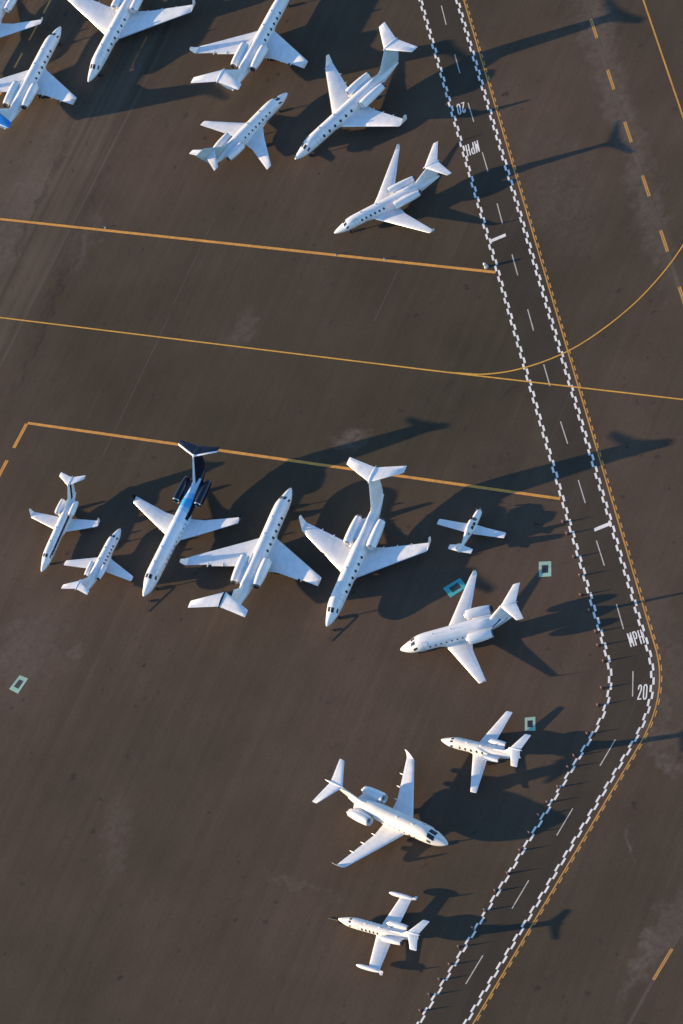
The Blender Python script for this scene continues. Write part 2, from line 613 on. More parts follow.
# the upper pair is read from the north (upside down in the picture), the lower pair from the south
words('MPH', (54.11, 50.77), (52.01, 51.52), (53.19, 48.37), 0.17, 0.2, 'speed_marking')
words('20', (56.67, 59.69), (55.36, 60.22), (55.77, 57.49), 0.17, 0.2, 'speed_marking')
words('MPH', (22.00, -49.54), (24.01, -50.47), (22.79, -47.13), 0.17, 0.2, 'speed_marking')
words('20', (17.99, -57.71), (19.16, -58.63), (19.46, -55.67), 0.17, 0.2, 'speed_marking')

def orange(name, pts, double=True):
    if double:
        sheet(name + '_border', line(pts, 0.76), 0.006, M['mblack'])
        p = Path(pts)
        sheet(name, p.band(0, p.L, -0.24, -0.03, 4) + p.band(0, p.L, 0.03, 0.24, 4), 0.010, M['morange'])
        sheet(name + '_core', p.band(0, p.L, -0.03, 0.03, 4), 0.011, M['mtan'])
    else:
        sheet(name, line(pts, 0.24), 0.016 if 'curve' not in name else 0.020, M['myellow'])


def ext(a, b, k):
    a, b = Vector(a), Vector(b)
    return a + (a - b).normalized() * k


orange('stand_line', [ext((-17.28, 103.96), (42.34, 25.01), 60), (42.34, 25.01)])
orange('stand_line', [(-32.9, 60.15), (27.64, -19.68)])
orange('taxi_line', [ext((-26.88, 84.22), (25.56, 15.19), 60), (25.56, 15.19), (51.47, -18.4), ext((51.47, -18.4), (25.56, 15.19), 60)], False)
cv = [Vector(q) for q in [(80.5, 14.5), (75.5, 11.0), (71.2, 8.3), (67.2, 6.15), (62.5, 4.25), (57.0, 2.82), (52.0, 2.25), (47.0, 2.28), (43.2, 2.80), (39.4, 3.95), (36.0, 5.5), (33.0, 7.35), (29.8, 10.1), (26.4, 14.1)]]
sm = []
for k in range(1, len(cv) - 2):
    for t in range(6):
        t /= 6
        a, b_, c_, d_ = cv[k - 1:k + 3]
        sm.append(0.5 * (2 * b_ + (c_ - a) * t + (2 * a - 5 * b_ + 4 * c_ - d_) * t * t + (3 * b_ - a - 3 * c_ + d_) * t**3))
pc = Path(sm + [cv[-2], cv[-1]])
sheet('taxi_line_curve', pc.band(0, pc.L, -0.12, 0.12, 1.0), 0.020, M['myellow'])
# dashed leg leaving the corner of the lower stand line
lg = Vector((-38.88 + 32.94, 56.21 - 60.25)).normalized()
c0 = Vector((-32.94, 60.25))
pol = []
for k in range(12):
    a = c0 + lg * (0.2 + k * 7.25)
    for sgn in (-1, 1):
        p = Path([a, a + lg * 4.8])
        pol += p.band(0, p.L, min(sgn * .03, sgn * .32), max(sgn * .03, sgn * .32), 5)
sheet('stand_dashes', pol, 0.010, M['morange'])
tl = Path([ext((12.88, 142.64), (-0.35, 133.1), 40), (12.88, 142.64), (-0.35, 133.1), ext((-0.35, 133.1), (12.88, 142.64), 40)])
pol = []
s_on = 40 - 0.3
for k in range(-6, 9):
    pol += tl.band(s_on + k * 6.2, s_on + k * 6.2 + 3.3, -0.2, 0.2, 5) if s_on + k * 6.2 > 0 else []
sheet('stand_dashes', pol, 0.010, M['mtan'])
# scoured pale strip with orange dash pairs east of the road
ed = [(95.0, 98.0), (80.64, 55.3), (73.4, 33.5), (66.2, 11.0), (61.69, -2.29), (55.0, -23.0)]
sheet('scoured_strip', line(ed, 0.72), 0.006, M['oldstrip'])
ep = Path([(80.64, 55.3), (61.2, -4.2), (54.0, -26)])
pol = []
for k in range(-3, 7):
    s0 = -2.4 + k * 12.15 + (0 if k else 0)
    a, b = (80.64 - 0.311 * s0, 55.3 - 0.950 * s0), (80.64 - 0.311 * (s0 + 4.6), 55.3 - 0.950 * (s0 + 4.6))
    a = (a[0], a[1])
    p = Path([a, b])
    pol += p.band(0, p.L, -0.25, -0.04, 5) + p.band(0, p.L, 0.04, 0.25, 5)
sheet('orange_dashes', pol, 0.010, M['mtan'])
sheet('taxi_line', line([ext((89.85, 53.91), (81.41, 28.42), 40), (81.41, 28.42), (80.9, 26.9)], 0.28), 0.010, M['mtan'])
be = [ext((-9.9, -99.85), (3.39, -93.18), 15), (-9.9, -99.85), (-3.84, -96.63), (0.52, -94.54), (3.39, -93.18), ext((3.39, -93.18), (-9.9, -99.85), 25)]
sheet('scoured_strip', line(be, 0.55), 0.006, M['oldstrip'])
p = Path([(-3.84, -96.63), (0.7, -94.45)])
sheet('orange_dashes', p.band(0, p.L, -0.23, -0.04, 5) + p.band(0, p.L, 0.04, 0.23, 5), 0.010, M['mtan'])

# ------------------------------------------------------------------ aircraft
S_TOP = [(0, 0), (.03, .10), (.08, .19), (.18, .32), (.32, .45), (.44, .56), (.56, .74), (.68, .88), (.82, .965), (1, 1)]
S_BOT = [(0, 0), (.03, .20), (.08, .36), (.18, .58), (.32, .77), (.5, .91), (.75, .985), (1, 1)]
S_WID = [(0, 0), (.02, .11), (.06, .22), (.13, .36), (.26, .56), (.42, .755), (.58, .88), (.78, .97), (1, 1)]


class Fus:
    """fuselage as top / bottom / half-width curves over the distance u aft of the nose"""
    def __init__(s, p):
        s.__dict__.update(p)

    def tbw(s, u):
        if u < s.Ln:
            t = max(u, 0) / s.Ln
            return (s.zn + (s.zt - s.zn) * pchip(S_TOP, t), s.zn + (s.zb - s.zn) * pchip(S_BOT, t), s.Rw * pchip(S_WID, t))
        if u < s.ut:
            return s.zt, s.zb, s.Rw
        t = min(1, (u - s.ut) / (s.Lf - s.ut))
        return (s.zt - (s.zt - s.zb) * 0.36 * t**1.9, s.zb + (s.zt - s.zb) * 0.52 * t**1.4, s.Rw * (1 - 0.90 * t**1.5))

    def pt(s, u, phi, off=0.0):
        """phi from the crown (0) down the left side (+)"""
        t, b, w = s.tbw(u)
        zc, h = (t + b) / 2, (t - b) / 2
        return Vector((s.U0 - u, (w + off) * math.sin(phi), zc + (h + off) * math.cos(phi)))

    def phi_at(s, u, z):
        t, b, w = s.tbw(u)
        return math.acos(max(-1, min(1, (z - (t + b) / 2) / ((t - b) / 2))))


def airfoil(tc, n=9, c0=0.0, c1=1.0):
    up, lo = [], []
    for k in range(n + 1):
        c = c0 + (c1 - c0) * (0.5 - 0.5 * math.cos(math.pi * k / n))
        t = 5 * tc * (.2969 * math.sqrt(max(c, 0)) - .126 * c - .3516 * c * c + .2843 * c**3 - .1036 * c**4)
        up.append((c, t * 1.1))
        lo.append((c, -t * 0.9))
    return up + lo[::-1][:-1] if c0 == 0 else up + lo[::-1]


def section(U0, le, te, y, z, tc, nrm=(0, 0, 1), c0=0.0, c1=1.0, proud=0.0, drop=0.0, aft=0.0):
    ch = te - le
    nrm = Vector(nrm).normalized()
    out = []
    pts = airfoil(tc, 9, c0, c1)
    for i, (c, t) in enumerate(pts):
        side = 1 if t >= 0 else -1
        d = t * ch + proud * side
        u = le + c * ch
        if drop or aft:
            hu = le + c0 * ch
            du, dn = u - hu, d
            u = hu + aft + du * math.cos(drop) + dn * math.sin(drop)
            d = -du * math.sin(drop) + dn * math.cos(drop) - aft * 0.12
        out.append(Vector((U0 - u, y, z)) + nrm * d)
    return out


def lerp(a, b, t):
    return a + (b - a) * t


TYPES = {}
TYPES['large'] = dict(  # long cabin, big oval windows, swept wing with winglets, T tail
    L=26.0, s=23.3, t=9.8, hs=7.1, fus=dict(Rw=1.2, zb=1.15, zt=3.5, zn=2.05, Ln=4.9, ut=16.3, Lf=23.4),
    wing=[(0, 8.7, 14.75, 1.55, .13), (1.2, 9.15, 14.65, 1.57, .125), (3.6, 10.55, 14.75, 1.74, .11), (11.4, 15.05, 16.65, 2.3, .09)],
    winglet=dict(h=1.55, out=.42, sweep=1.35, tip=.62), eng=dict(u0=13.75, u1=18.75, y=2.08, z=2.95, r=.80),
    fin=[(3.0, 18.3, 23.7), (4.0, 20.0, 24.2), (7.1, 22.5, 25.2)], stab=[(0, 22.45, 25.15), (5.0, 24.95, 26.25)], zs=7.12,
    win=dict(u=[6.0 + 1.22 * k for k in range(6)], z=2.62, a=.28, b=.20), ws=(1.85, 2.95), gear=dict(n=2.6, m=14.4, y=2.1, r=.42))
TYPES['airliner'] = dict(
    L=25.7, s=20.63, t=7.56, hs=6.36, fus=dict(Rw=1.16, zb=1.25, zt=3.58, zn=2.2, Ln=4.3, ut=16.8, Lf=23.9),
    wing=[(0, 10.5, 15.1, 1.55, .13), (1.8, 11.4, 15.05, 1.6, .12), (3.8, 12.4, 15.2, 1.7, .11), (10.2, 15.6, 16.75, 2.2, .09)],
    winglet=dict(h=.75, out=.22, sweep=.7, tip=.45), eng=dict(u0=17.0, u1=21.35, y=2.1, z=2.95, r=.72),
    fin=[(3.2, 19.6, 24.2), (6.3, 23.0, 25.4)], stab=[(0, 23.3, 25.3), (3.78, 24.85, 25.85)], zs=6.32,
    win=dict(u=[6.2 + .82 * k for k in range(11)], z=2.3, a=.15, b=.11), ws=(2.5, 3.6), gear=dict(n=2.6, m=14.2, y=2.0, r=.42))
TYPES['wide'] = dict(
    L=20.94, s=19.57, t=6.24, hs=5.94, fus=dict(Rw=1.33, zb=.95, zt=3.62, zn=1.9, Ln=4.5, ut=12.8, Lf=17.8),
    wing=[(0, 6.5, 11.3, 1.3, .13), (1.7, 7.35, 11.15, 1.33, .12), (3.2, 8.25, 11.2, 1.45, .11), (9.45, 11.85, 13.0, 1.95, .09)],
    winglet=dict(h=.8, out=.3, sweep=.85, tip=.45), eng=dict(u0=11.05, u1=15.1, y=2.12, z=2.9, r=.84),
    fin=[(3.1, 14.2, 18.7), (5.9, 17.3, 19.9)], stab=[(0, 17.5, 19.9), (3.15, 19.75, 20.85)], zs=5.92,
    win=dict(u=[5.0 + .86 * k for k in range(7)], z=2.5, a=.16, b=.13), ws=(1.75, 3.0), gear=dict(n=2.4, m=10.6, y=1.6, r=.36))
TYPES['swift'] = dict(
    L=21.81, s=20.62, t=7.23, hs=5.62, fus=dict(Rw=1.0, zb=.95, zt=2.98, zn=1.6, Ln=4.3, ut=14.0, Lf=19.6),
    wing=[(0, 6.3, 11.5, 1.2, .12), (1.3, 7.2, 11.5, 1.22, .11), (3.2, 8.9, 12.0, 1.35, .10), (10.0, 14.45, 15.35, 1.9, .085)],
    winglet=dict(h=.75, out=.25, sweep=.75, tip=.4), eng=dict(u0=10.9, u1=15.8, y=1.72, z=2.55, r=.66),
    fin=[(2.7, 14.6, 19.6), (5.6, 18.9, 20.9)], stab=[(0, 18.2, 20.6), (3.85, 21.1, 21.95)], zs=5.58,
    win=dict(u=[5.2 + .8 * k for k in range(6)], z=2.3, a=.22, b=.16), ws=(1.85, 2.75), gear=dict(n=2.4, m=11.4, y=1.5, r=.34))
TYPES['super'] = dict(
    L=21.09, s=19.8, t=7.49, hs=6.26, fus=dict(Rw=1.27, zb=.95, zt=3.85, zn=2.05, Ln=4.5, ut=12.4, Lf=18.5),
    wing=[(0, 7.0, 12.0, 1.20, .13), (1.3, 7.85, 11.85, 1.22, .12), (3.2, 9.05, 12.05, 1.33, .11), (9.45, 13.0, 14.4, 1.75, .09)],
    winglet=dict(h=1.35, out=.5, sweep=1.2, tip=.4), eng=dict(u0=12.9, u1=16.95, y=2.0, z=2.85, r=.8),
    fin=[(2.9, 14.6, 18.7), (6.2, 17.9, 20.3)], stab=[(0, 17.9, 20.25), (3.75, 20.2, 21.1)], zs=6.2, bullet=(17.6, 21.3),
    win=dict(u=[5.2 + .95 * k for k in range(6)], z=2.5, a=.2, b=.16), ws=(1.95, 2.95), fairings=True, bigws=True, gear=dict(n=2.4, m=11.2, y=1.6, r=.38))
TYPES['light'] = dict(
    L=14.7, s=13.5, t=5.15, hs=4.35, fus=dict(Rw=.86, zb=.75, zt=2.5, zn=1.4, Ln=3.35, ut=8.4, Lf=12.9),
    wing=[(0, 5.1, 8.05, .98, .13), (1.2, 5.65, 8.0, 1.0, .12), (6.7, 7.8, 8.75, 1.35, .10)],
    winglet=None, eng=dict(u0=7.35, u1=10.0, y=1.28, z=2.0, r=.44),
    fin=[(2.1, 9.6, 12.9), (4.3, 12.0, 13.7)], stab=[(0, 12.0, 13.6), (2.57, 13.4, 14.2)], zs=4.3,
    win=dict(u=[3.7 + .67 * k for k in range(6)], z=1.93, a=.18, b=.14), ws=(1.6, 2.4), gear=dict(n=2.0, m=7.6, y=1.4, r=.28))
TYPES['midsize'] = dict(
    L=15.35, s=13.61, t=5.19, hs=4.5, fus=dict(Rw=.88, zb=.75, zt=2.55, zn=1.45, Ln=3.7, ut=9.0, Lf=13.7),
    wing=[(0, 5.2, 8.35, 1.0, .13), (1.2, 5.85, 8.25, 1.02, .12), (6.7, 8.1, 9.15, 1.4, .10)],
    winglet=None, eng=dict(u0=8.15, u1=10.85, y=1.33, z=2.1, r=.42),
    fin=[(2.2, 10.7, 13.7), (4.5, 13.0, 14.7)], stab=[(0, 13.0, 14.7), (2.6, 14.35, 15.35)], zs=4.46,
    win=dict(u=[3.8 + .97 * k for k in range(5)], z=2.0, a=.22, b=.16), ws=(1.75, 2.65), gear=dict(n=2.1, m=8.0, y=1.4, r=.28))
TYPES['slender'] = dict(
    L=16.75, s=13.06, t=4.81, hs=4.29, fus=dict(Rw=.88, zb=.65, zt=2.42, zn=1.35, Ln=3.9, ut=10.0, Lf=14.8),
    wing=[(0, 7.45, 10.5, .95, .12), (1.2, 7.95, 10.35, .97, .115), (6.5, 9.4, 10.5, 1.3, .09)],
    winglet=dict(h=1.05, out=.2, sweep=.75, tip=.4), eng=dict(u0=10.3, u1=13.0, y=1.32, z=2.12, r=.52),
    fin=[(2.1, 12.0, 15.0), (4.2, 14.4, 16.1)], stab=[(0, 14.5, 16.1), (2.4, 16.0, 16.8)], zs=4.2,
    win=dict(u=[5.0 + .8 * k for k in range(5)], z=1.78, a=.16, b=.13), ws=(2.1, 3.0), gear=dict(n=2.2, m=9.6, y=1.3, r=.28))
TYPES['tiptank'] = dict(
    L=15.58, s=11.73, t=4.62, hs=3.69, fus=dict(Rw=.82, zb=.52, zt=2.12, zn=1.2, Ln=3.8, ut=8.4, Lf=13.5),
    wing=[(0, 6.6, 9.55, .82, .12), (1.1, 6.87, 9.43, .84, .115), (5.75, 7.9, 9.75, 1.02, .10)],
    winglet=None, tank=dict(u0=5.85, u1=10.5, y=5.85, z=1.05, r=.33), eng=dict(u0=8.4, u1=11.7, y=1.2, z=1.78, r=.46),
    fin=[(1.8, 10.6, 13.9), (3.74, 12.9, 14.8)], stab=[(0, 12.9, 14.7), (2.31, 14.45, 15.55)], zs=3.70,
    win=dict(u=[4.65 + .66 * k for k in range(5)], z=1.62, a=.2, b=.15), ws=(1.95, 2.75), gear=dict(n=2.0, m=8.4, y=1.25, r=.26))
TYPES['crosstail'] = dict(
    L=19.33, s=18.67, t=7.07, hs=4.83, fus=dict(Rw=1.18, zb=1.05, zt=3.4, zn=1.9, Ln=4.5, ut=11.5, Lf=17.8),
    wing=[(0, 6.6, 11.7, 1.35, .13), (1.3, 7.45, 11.5, 1.37, .12), (3.1, 8.7, 11.6, 1.5, .11), (9.35, 12.2, 13.25, 2.0, .09)],
    winglet=None, eng=dict(u0=12.15, u1=15.7, y=1.95, z=2.8, r=.68),
    fin=[(2.9, 13.6, 18.2), (6.7, 17.6, 19.5)], stab=[(0, 16.2, 18.2), (3.53, 18.35, 19.3)], zs=4.83,
    win=dict(u=[4.9 + .85 * k for k in range(8)], z=2.65, a=.2, b=.15), ws=(1.5, 2.7), gear=dict(n=3.0, m=10.9, y=1.8, r=.36))


def patch(F, us, phis, off, name, mat, parent, oval=None):
    """thin raised panel following the fuselage skin. us: list of u; phis: function(u)->(phi0, phi1)"""
    v, f = [], []
    nu, npn = len(us), 7
    for u in us:
        a, b = phis(u)
        for k in range(npn):
            v.append(F.pt(u, lerp(a, b, k / (npn - 1)), off))
    for i in range(nu - 1):
        for k in range(npn - 1):
            a = i * npn + k
            f.append((a, a + 1, a + npn + 1, a + npn))
    return link(name, v, f, mat, parent, 60)


def make_jet(spec, pos, ang, label, group, su=1.0, sy=1.0, st=1.0, sz=1.0, lv=None, name='business_jet', flap=0.0, skew=None):
    """pos: ground point under the nose; ang: heading in degrees"""
    lv = lv or {}
    T = TYPES[spec]
    a = R(ang)
    U0 = T['gear']['m'] * su
    Fd = Vector((math.cos(a), math.sin(a)))
    root = thing(name, (pos[0] - Fd.x * U0, pos[1] - Fd.y * U0, 0), a, label, 'jet', group)
    mw, mf = lv.get('wing', M['wing']), lv.get('body', M['white'])
    if callable(mf):
        mf = mf(U0, su)
    mfin, mst, men = lv.get('fin', M['white']), lv.get('stab', M['white']), lv.get('eng', M['white'])
    if callable(mst):
        mst = mst(U0, su)
    if callable(mfin):
        mfin = mfin(U0, su)
    fp = dict(T['fus'])
    for k in ('Ln', 'ut', 'Lf'):
        fp[k] *= su
    F = Fus(fp)
    F.U0 = U0
    # fuselage
    us = [F.Ln * (k / 22)**1.7 for k in range(23)]
    us[0] = 0.004
    us += [F.Ln + (F.ut - F.Ln) * k / 14 for k in range(1, 15)] + [F.ut + (F.Lf - F.ut) * k / 14 for k in range(1, 15)]
    seg = 40
    b = MB()
    b.loft([[F.pt(u, 2 * math.pi * k / seg) for k in range(seg)] for u in us])
    fus = b.build('fuselage', mf, root, 50)
    # belly fairing under the wing
    wl = T['wing']
    b = MB()
    u0, u1 = (wl[0][1] - 1.2) * su, (wl[0][2] + 1.6) * su
    rings = []
    for k in range(17):
        t = k / 16
        r = math.sin(math.pi * min(max(t, .02), .98))**.55
        zc = F.zb + .30
        rings.append([Vector((U0 - lerp(u0, u1, t), math.cos(2 * math.pi * j / 24) * F.Rw * 1.06 * (.25 + .75 * r), zc + math.sin(2 * math.pi * j / 24) * (.48 * r))) for j in range(24)])
    b.loft(rings)
    b.build('belly_fairing', mf if 'bellymat' not in lv else lv['bellymat'], root, 50)
    # cabin windows and windshield (sub-parts of the fuselage)
    W = T['win']
    for sgn in (1, -1):
        for u in W['u']:
            u *= su
            v = [F.pt(u, sgn * F.phi_at(u, W['z']), 0.016)]
            for rr in (.4, .7, 1.0):
                for k in range(16):
                    th = 2 * math.pi * k / 16
                    du, dz = W['b'] * rr * math.copysign(abs(math.cos(th))**.75, math.cos(th)), W['a'] * rr * math.copysign(abs(math.sin(th))**.75, math.sin(th))
                    v.append(F.pt(u + du, sgn * F.phi_at(u + du, W['z'] + dz), 0.016))
            fc = [(0, 1 + k, 1 + (k + 1) % 16) for k in range(16)]
            for q in (1, 17):
                fc += [(q + k, q + 16 + k, q + 16 + (k + 1) % 16, q + (k + 1) % 16) for k in range(16)]
            link('cabin_window', v, fc, M['glass'], fus, 60)
        w0, w1 = T['ws'][0] * su, T['ws'][1] * su
        dw = w1 - w0
        ks = [w0 + dw * (.25 + .62 * k / 6) for k in range(7)] if not T.get('bigws') else [w0 + dw * k / 6 for k in range(7)]
        # front pane: narrow wedge near the crown; side pane sweeps back
        patch(F, ks, lambda u: (sgn * R(5), sgn * R(lerp(44, 36, (u - w0) / dw) * (1.0 if T.get('bigws') else .84))), 0.014, 'windshield', M['glass'], fus)
        ks2 = [w0 + dw * (.45 + k / 6 * .55) for k in range(7)]
        patch(F, ks2, lambda u: (sgn * R(60 - 4 * (u - w0) / dw), sgn * R(84 - 16 * max(0, (u - w0) / dw - .3))), 0.014, 'cockpit_window', M['glass'], fus)
    # cabin door on the left side: a seam with the door skin inside it
    dz = {'large': 1.0, 'airliner': 1.0, 'wide': 1.0}.get(spec, .85)
    uc = F.Ln * .98
    patch(F, [uc - .42 * dz + .84 * dz * k / 4 for k in range(5)], lambda u: (R(38), R(112)), .010, 'door_seam', M['gap'], fus)
    patch(F, [uc - .36 * dz + .72 * dz * k / 4 for k in range(5)], lambda u: (R(41), R(110)), .016, 'cabin_door', mf, fus)
    # antennas
    for u in (F.Ln * 1.25, F.Ln * 1.9):
        p = F.pt(u, 0)
        b = MB()
        b.loft([section(0, -p.x, -p.x + .42, 0, p.z - .03, .14, (0, 1, 0)), section(0, -p.x + .2, -p.x + .46, 0, p.z + .32, .14, (0, 1, 0))])
        b.build('antenna', mf, fus)
    # wings
    for sgn in (1, -1):
        secs = [(y * sy, le * su, te * su, z, tc) for (y, le, te, z, tc) in wl]
        yt = secs[-1][0]

        def at(y):
            for (p, q) in zip(secs[:-1], secs[1:]):
                if y <= q[0] + 1e-6:
                    t = (y - p[0]) / (q[0] - p[0])
                    return [lerp(p[i], q[i], t) for i in range(5)]
        stations = sorted({s_[0] for s_ in secs} | {lerp(secs[1][0], yt, k / 6) for k in range(7)})
        b = MB()
        rings = []
        for y in stations:
            _, le, te, z, tc = at(y)
            rings.append(section(U0, le, te, sgn * y, z, tc))
        # rounded tip
        _, le, te, z, tc = at(yt)
        ch = te - le
        rings.append(section(U0, le + .12 * ch, te - .04 * ch, sgn * (yt + .06), z, tc * .7))
        rings.append(section(U0, le + .30 * ch, te - .12 * ch, sgn * (yt + .09), z, tc * .25))
        b.loft(rings)
        wing = b.build('wing', mw, root, 40)
        # de-iced bare leading edge
        b = MB()
        rr = []
        for y in [s_ for s_ in stations if s_ >= secs[1][0] - .01]:
            _, le, te, z, tc = at(y)
            pts = [q for q in airfoil(tc, 9) if q[0] <= .075]
            ch = te - le
            sec = [Vector((U0 - (le + (c - .004) * ch), sgn * y, z + t * ch + (.004 if t > 0 else -.004))) for c, t in pts]
            up = sorted([q for q in zip(pts, sec) if q[0][1] >= 0], key=lambda q: -q[0][0])
            lo = sorted([q for q in zip(pts, sec) if q[0][1] < 0], key=lambda q: q[0][0])
            rr.append([q[1] for q in up] + [q[1] for q in lo])
        v = [p for r_ in rr for p in r_]
        n = len(rr[0])
        link('leading_edge', v, [(i * n + j, i * n + j + 1, (i + 1) * n + j + 1, (i + 1) * n + j) for i in range(len(rr) - 1) for j in range(n - 1)], M['metal'] if lv.get('le', True) else mw, wing, 50)
        # flap and aileron: separate panels
        ya, yb, yc = secs[1][0] + .35, lerp(secs[1][0], yt, .62), lerp(secs[1][0], yt, .95)
        for nm, y0, y1, dr, af in (('flap', ya, yb, R(flap if flap else 2.0), .08 if flap else .012), ('aileron', yb + .05, yc, R(1.2), .004)):
            ys = sorted({y0, y1} | {s_ for s_ in stations if y0 < s_ < y1})
            b = MB()
            b.loft([section(U0, at(y)[1], at(y)[2], sgn * y, at(y)[3], at(y)[4], c0=.745, c1=1.0, proud=.010, drop=dr, aft=af * (at(y)[2] - at(y)[1])) for y in ys])
            b.build(nm, mw if 'flapmat' not in lv else lv['flapmat'], wing, 40)
        if T.get('fairings') or spec == 'large':
            for k, fr in enumerate((.22, .45, .68)):
                y = lerp(secs[1][0], yt, fr)
                _, le, te, z, tc = at(y)
                L0 = 2.0 if T.get('fairings') else 1.0
                b = MB()
                b.loft([[Vector((U0 - (te - L0 * .62 + L0 * t), sgn * y + math.cos(2 * math.pi * j / 12) * .12 * q, z - .13 + math.sin(2 * math.pi * j / 12) * .20 * q)) for j in range(12)]
                        for t, q in ((0, .05), (.08, .5), (.25, .9), (.5, 1), (.75, .75), (.92, .35), (1.0, .05))])
                b.build('flap_fairing', mw, wing)
        if T['winglet']:
            g = T['winglet']
            _, le, te, z, tc = at(yt)
            ch = te - le
            b = MB()
            rings = []
            for t in (0, .06, .14, .25, .45, .7, .92, 1.0):
                c = lerp(ch, g['tip'], min(1, t * 1.02) if t < 1 else 1) * (1 if t < .99 else .55)
                yy = yt + .03 + g['out'] * (1 - (1 - t)**1.6)
                zz = z + g['h'] * (t**1.35)
                an = min(1, t / .28) * R(76)
                l0 = le + ch * .04 + g['sweep'] * t
                rings.append(section(U0, l0, l0 + c, sgn * yy, zz, .085, (0, -sgn * math.sin(an), math.cos(an))))
            b.loft(rings)
            b.build('winglet', lv.get('winglet', mw), wing, 40)
        if T.get('tank'):
            k = T['tank']
            b = MB()
            Lk = (k['u1'] - k['u0'])
            b.lathe([(U0 - (k['u0'] + Lk * t), k['r'] * q) for t, q in ((0, .02), (.012, .22), (.04, .44), (.1, .70), (.2, .92), (.35, 1), (.6, .97), (.8, .72), (.93, .42), (1, .10))], (sgn * (k['y'] * sy), k['z']), 24, True, True)
            b.loft([section(U0, k['u1'] - .75, k['u1'] - .05, sgn * k['y'] * sy, k['z'] + .02, .08, (0, 1, 0)), section(U0, k['u1'] - .25, k['u1'] + .10, sgn * k['y'] * sy, k['z'] + .50, .08, (0, 1, 0))])
            b.loft([section(U0, k['u1'] - .8, k['u1'] - .05, sgn * k['y'] * sy, k['z'], .07), section(U0, k['u1'] - .35, k['u1'] + .02, sgn * (k['y'] * sy + .48), k['z'], .07)])
            b.build('tip_tank', mw, wing, 40)
    # engines
    E = T['eng']
    for sgn in (1, -1):
        e0, e1 = E['u0'] * su, E['u1'] * su
        Le, r = e1 - e0, E['r']
        ax = (sgn * E['y'], E['z'])
        b = MB()
        prof = [(.14, .66), (.06, .68), (.015, .75), (0, .80), (.012, .86), (.05, .925), (.14, .985), (.3, 1), (.5, .985), (.7, .92), (.86, .82), (.96, .72), (.96, .62), (.85, .62)]
        b.lathe([(U0 - (e0 + Le * t), r * q) for t, q in prof], ax, 32)
        eng = b.build('engine', men, root, 45)
        b = MB()
        b.lathe([(U0 - (e0 + Le * t), r * q) for t, q in ((-.004, .79), (-.012, .815), (.004, .862), (.03, .905))], ax, 32)
        b.build('intake_lip', M['metal'], eng, 60)
        b = MB()
        fm = lv.get('cover', M['black'])
        tf = .02 if 'cover' in lv else .135
        b.lathe([(U0 - (e0 + Le * tf), r * .70), (U0 - (e0 + Le * (tf - .01)), r * .3), (U0 - (e0 + Le * (tf - .05)), r * .04)], ax, 28, False, True)
        b.build('intake_cover' if 'cover' in lv else 'intake_fan', fm, eng, 40)
        b = MB()
        b.lathe([(U0 - (e0 + Le * .90), r * .60), (U0 - (e0 + Le * 1.0), r * .585), (U0 - (e0 + Le * 1.03), r * .56), (U0 - (e0 + Le * 1.03), r * .50), (U0 - (e0 + Le * .92), r * .48), (U0 - (e0 + Le * .92), r * .01)], ax, 28)
        b.build('exhaust_nozzle', M['darkmetal'], eng, 40)
        b = MB()
        um = e0 + .55 * Le
        wmid = F.tbw(um)[2] * .6
        b.loft([section(U0, e0 + Le * .20, e0 + Le * 1.02, sgn * wmid, E['z'] - .05, .09), section(U0, e0 + Le * .26, e0 + Le * .90, ax[0] - sgn * r * .6, E['z'], .09)])
        b.build('pylon', men if lv.get('pylon') is None else lv['pylon'], eng, 40)
    # fin
    b = MB()
    fl = T['fin']
    kz = sz
    rings = [section(U0, fl[0][1] * su + .5, fl[0][2] * su - .7, 0, fl[0][0] - .75, .08, (0, 1, 0))]
    for i, (z, le, te) in enumerate(fl):
        rings.append(section(U0, le * su, te * su, 0, lerp(fl[0][0], z, 1) if i == 0 else fl[0][0] + (z - fl[0][0]) * kz, .10 if i else .085, (0, 1, 0)))
    z, le, te = fl[-1]
    zt_ = fl[0][0] + (z - fl[0][0]) * kz
    rings.append(section(U0, le * su + .12, te * su - .03, 0, zt_ + .07, .07, (0, 1, 0)))
    b.loft(rings)
    # dorsal fillet
    z0, le0, te0 = fl[0]
    b.loft([section(U0, le0 * su - 1.9 * su, le0 * su + 1.2, 0, F.tbw(le0 * su - 1.2)[0] - .12, .05, (0, 1, 0)), section(U0, le0 * su + .25, le0 * su + 1.3, 0, z0 + .75, .05, (0, 1, 0))])
    fin = b.build('tail_fin', mfin, root, 40)
    if 'finlabel' in lv:
        fin['label'] = lv['finlabel']
    # rudder panel
    zs_ = [(fl[0][0] + (q[0] - fl[0][0]) * kz, q[1] * su, q[2] * su) for q in fl]
    def fat(z):
        for p, q in zip(zs_[:-1], zs_[1:]):
            if z <= q[0] + 1e-6:
                t = (z - p[0]) / (q[0] - p[0])
                return lerp(p[1], q[1], t), lerp(p[2], q[2], t)
    za, zb_ = lerp(zs_[0][0], zs_[-1][0], .22), lerp(zs_[0][0], zs_[-1][0], .88)
    b = MB()
    b.loft([section(U0, fat(z)[0], fat(z)[1], 0, z, .095, (0, 1, 0), c0=.70, c1=1.0, proud=.012) for z in (za, lerp(za, zb_, .5), zb_)])
    b.build('rudder', mfin, fin, 40)
    # tailplane
    zs = fl[0][0] + (T['zs'] - fl[0][0]) * kz
    sb = T['stab']
    b = MB()
    rings = []
    (y0, l0, t0), (y1, l1, t1) = [(q[0] * st, q[1] * su, q[2] * su) for q in sb]
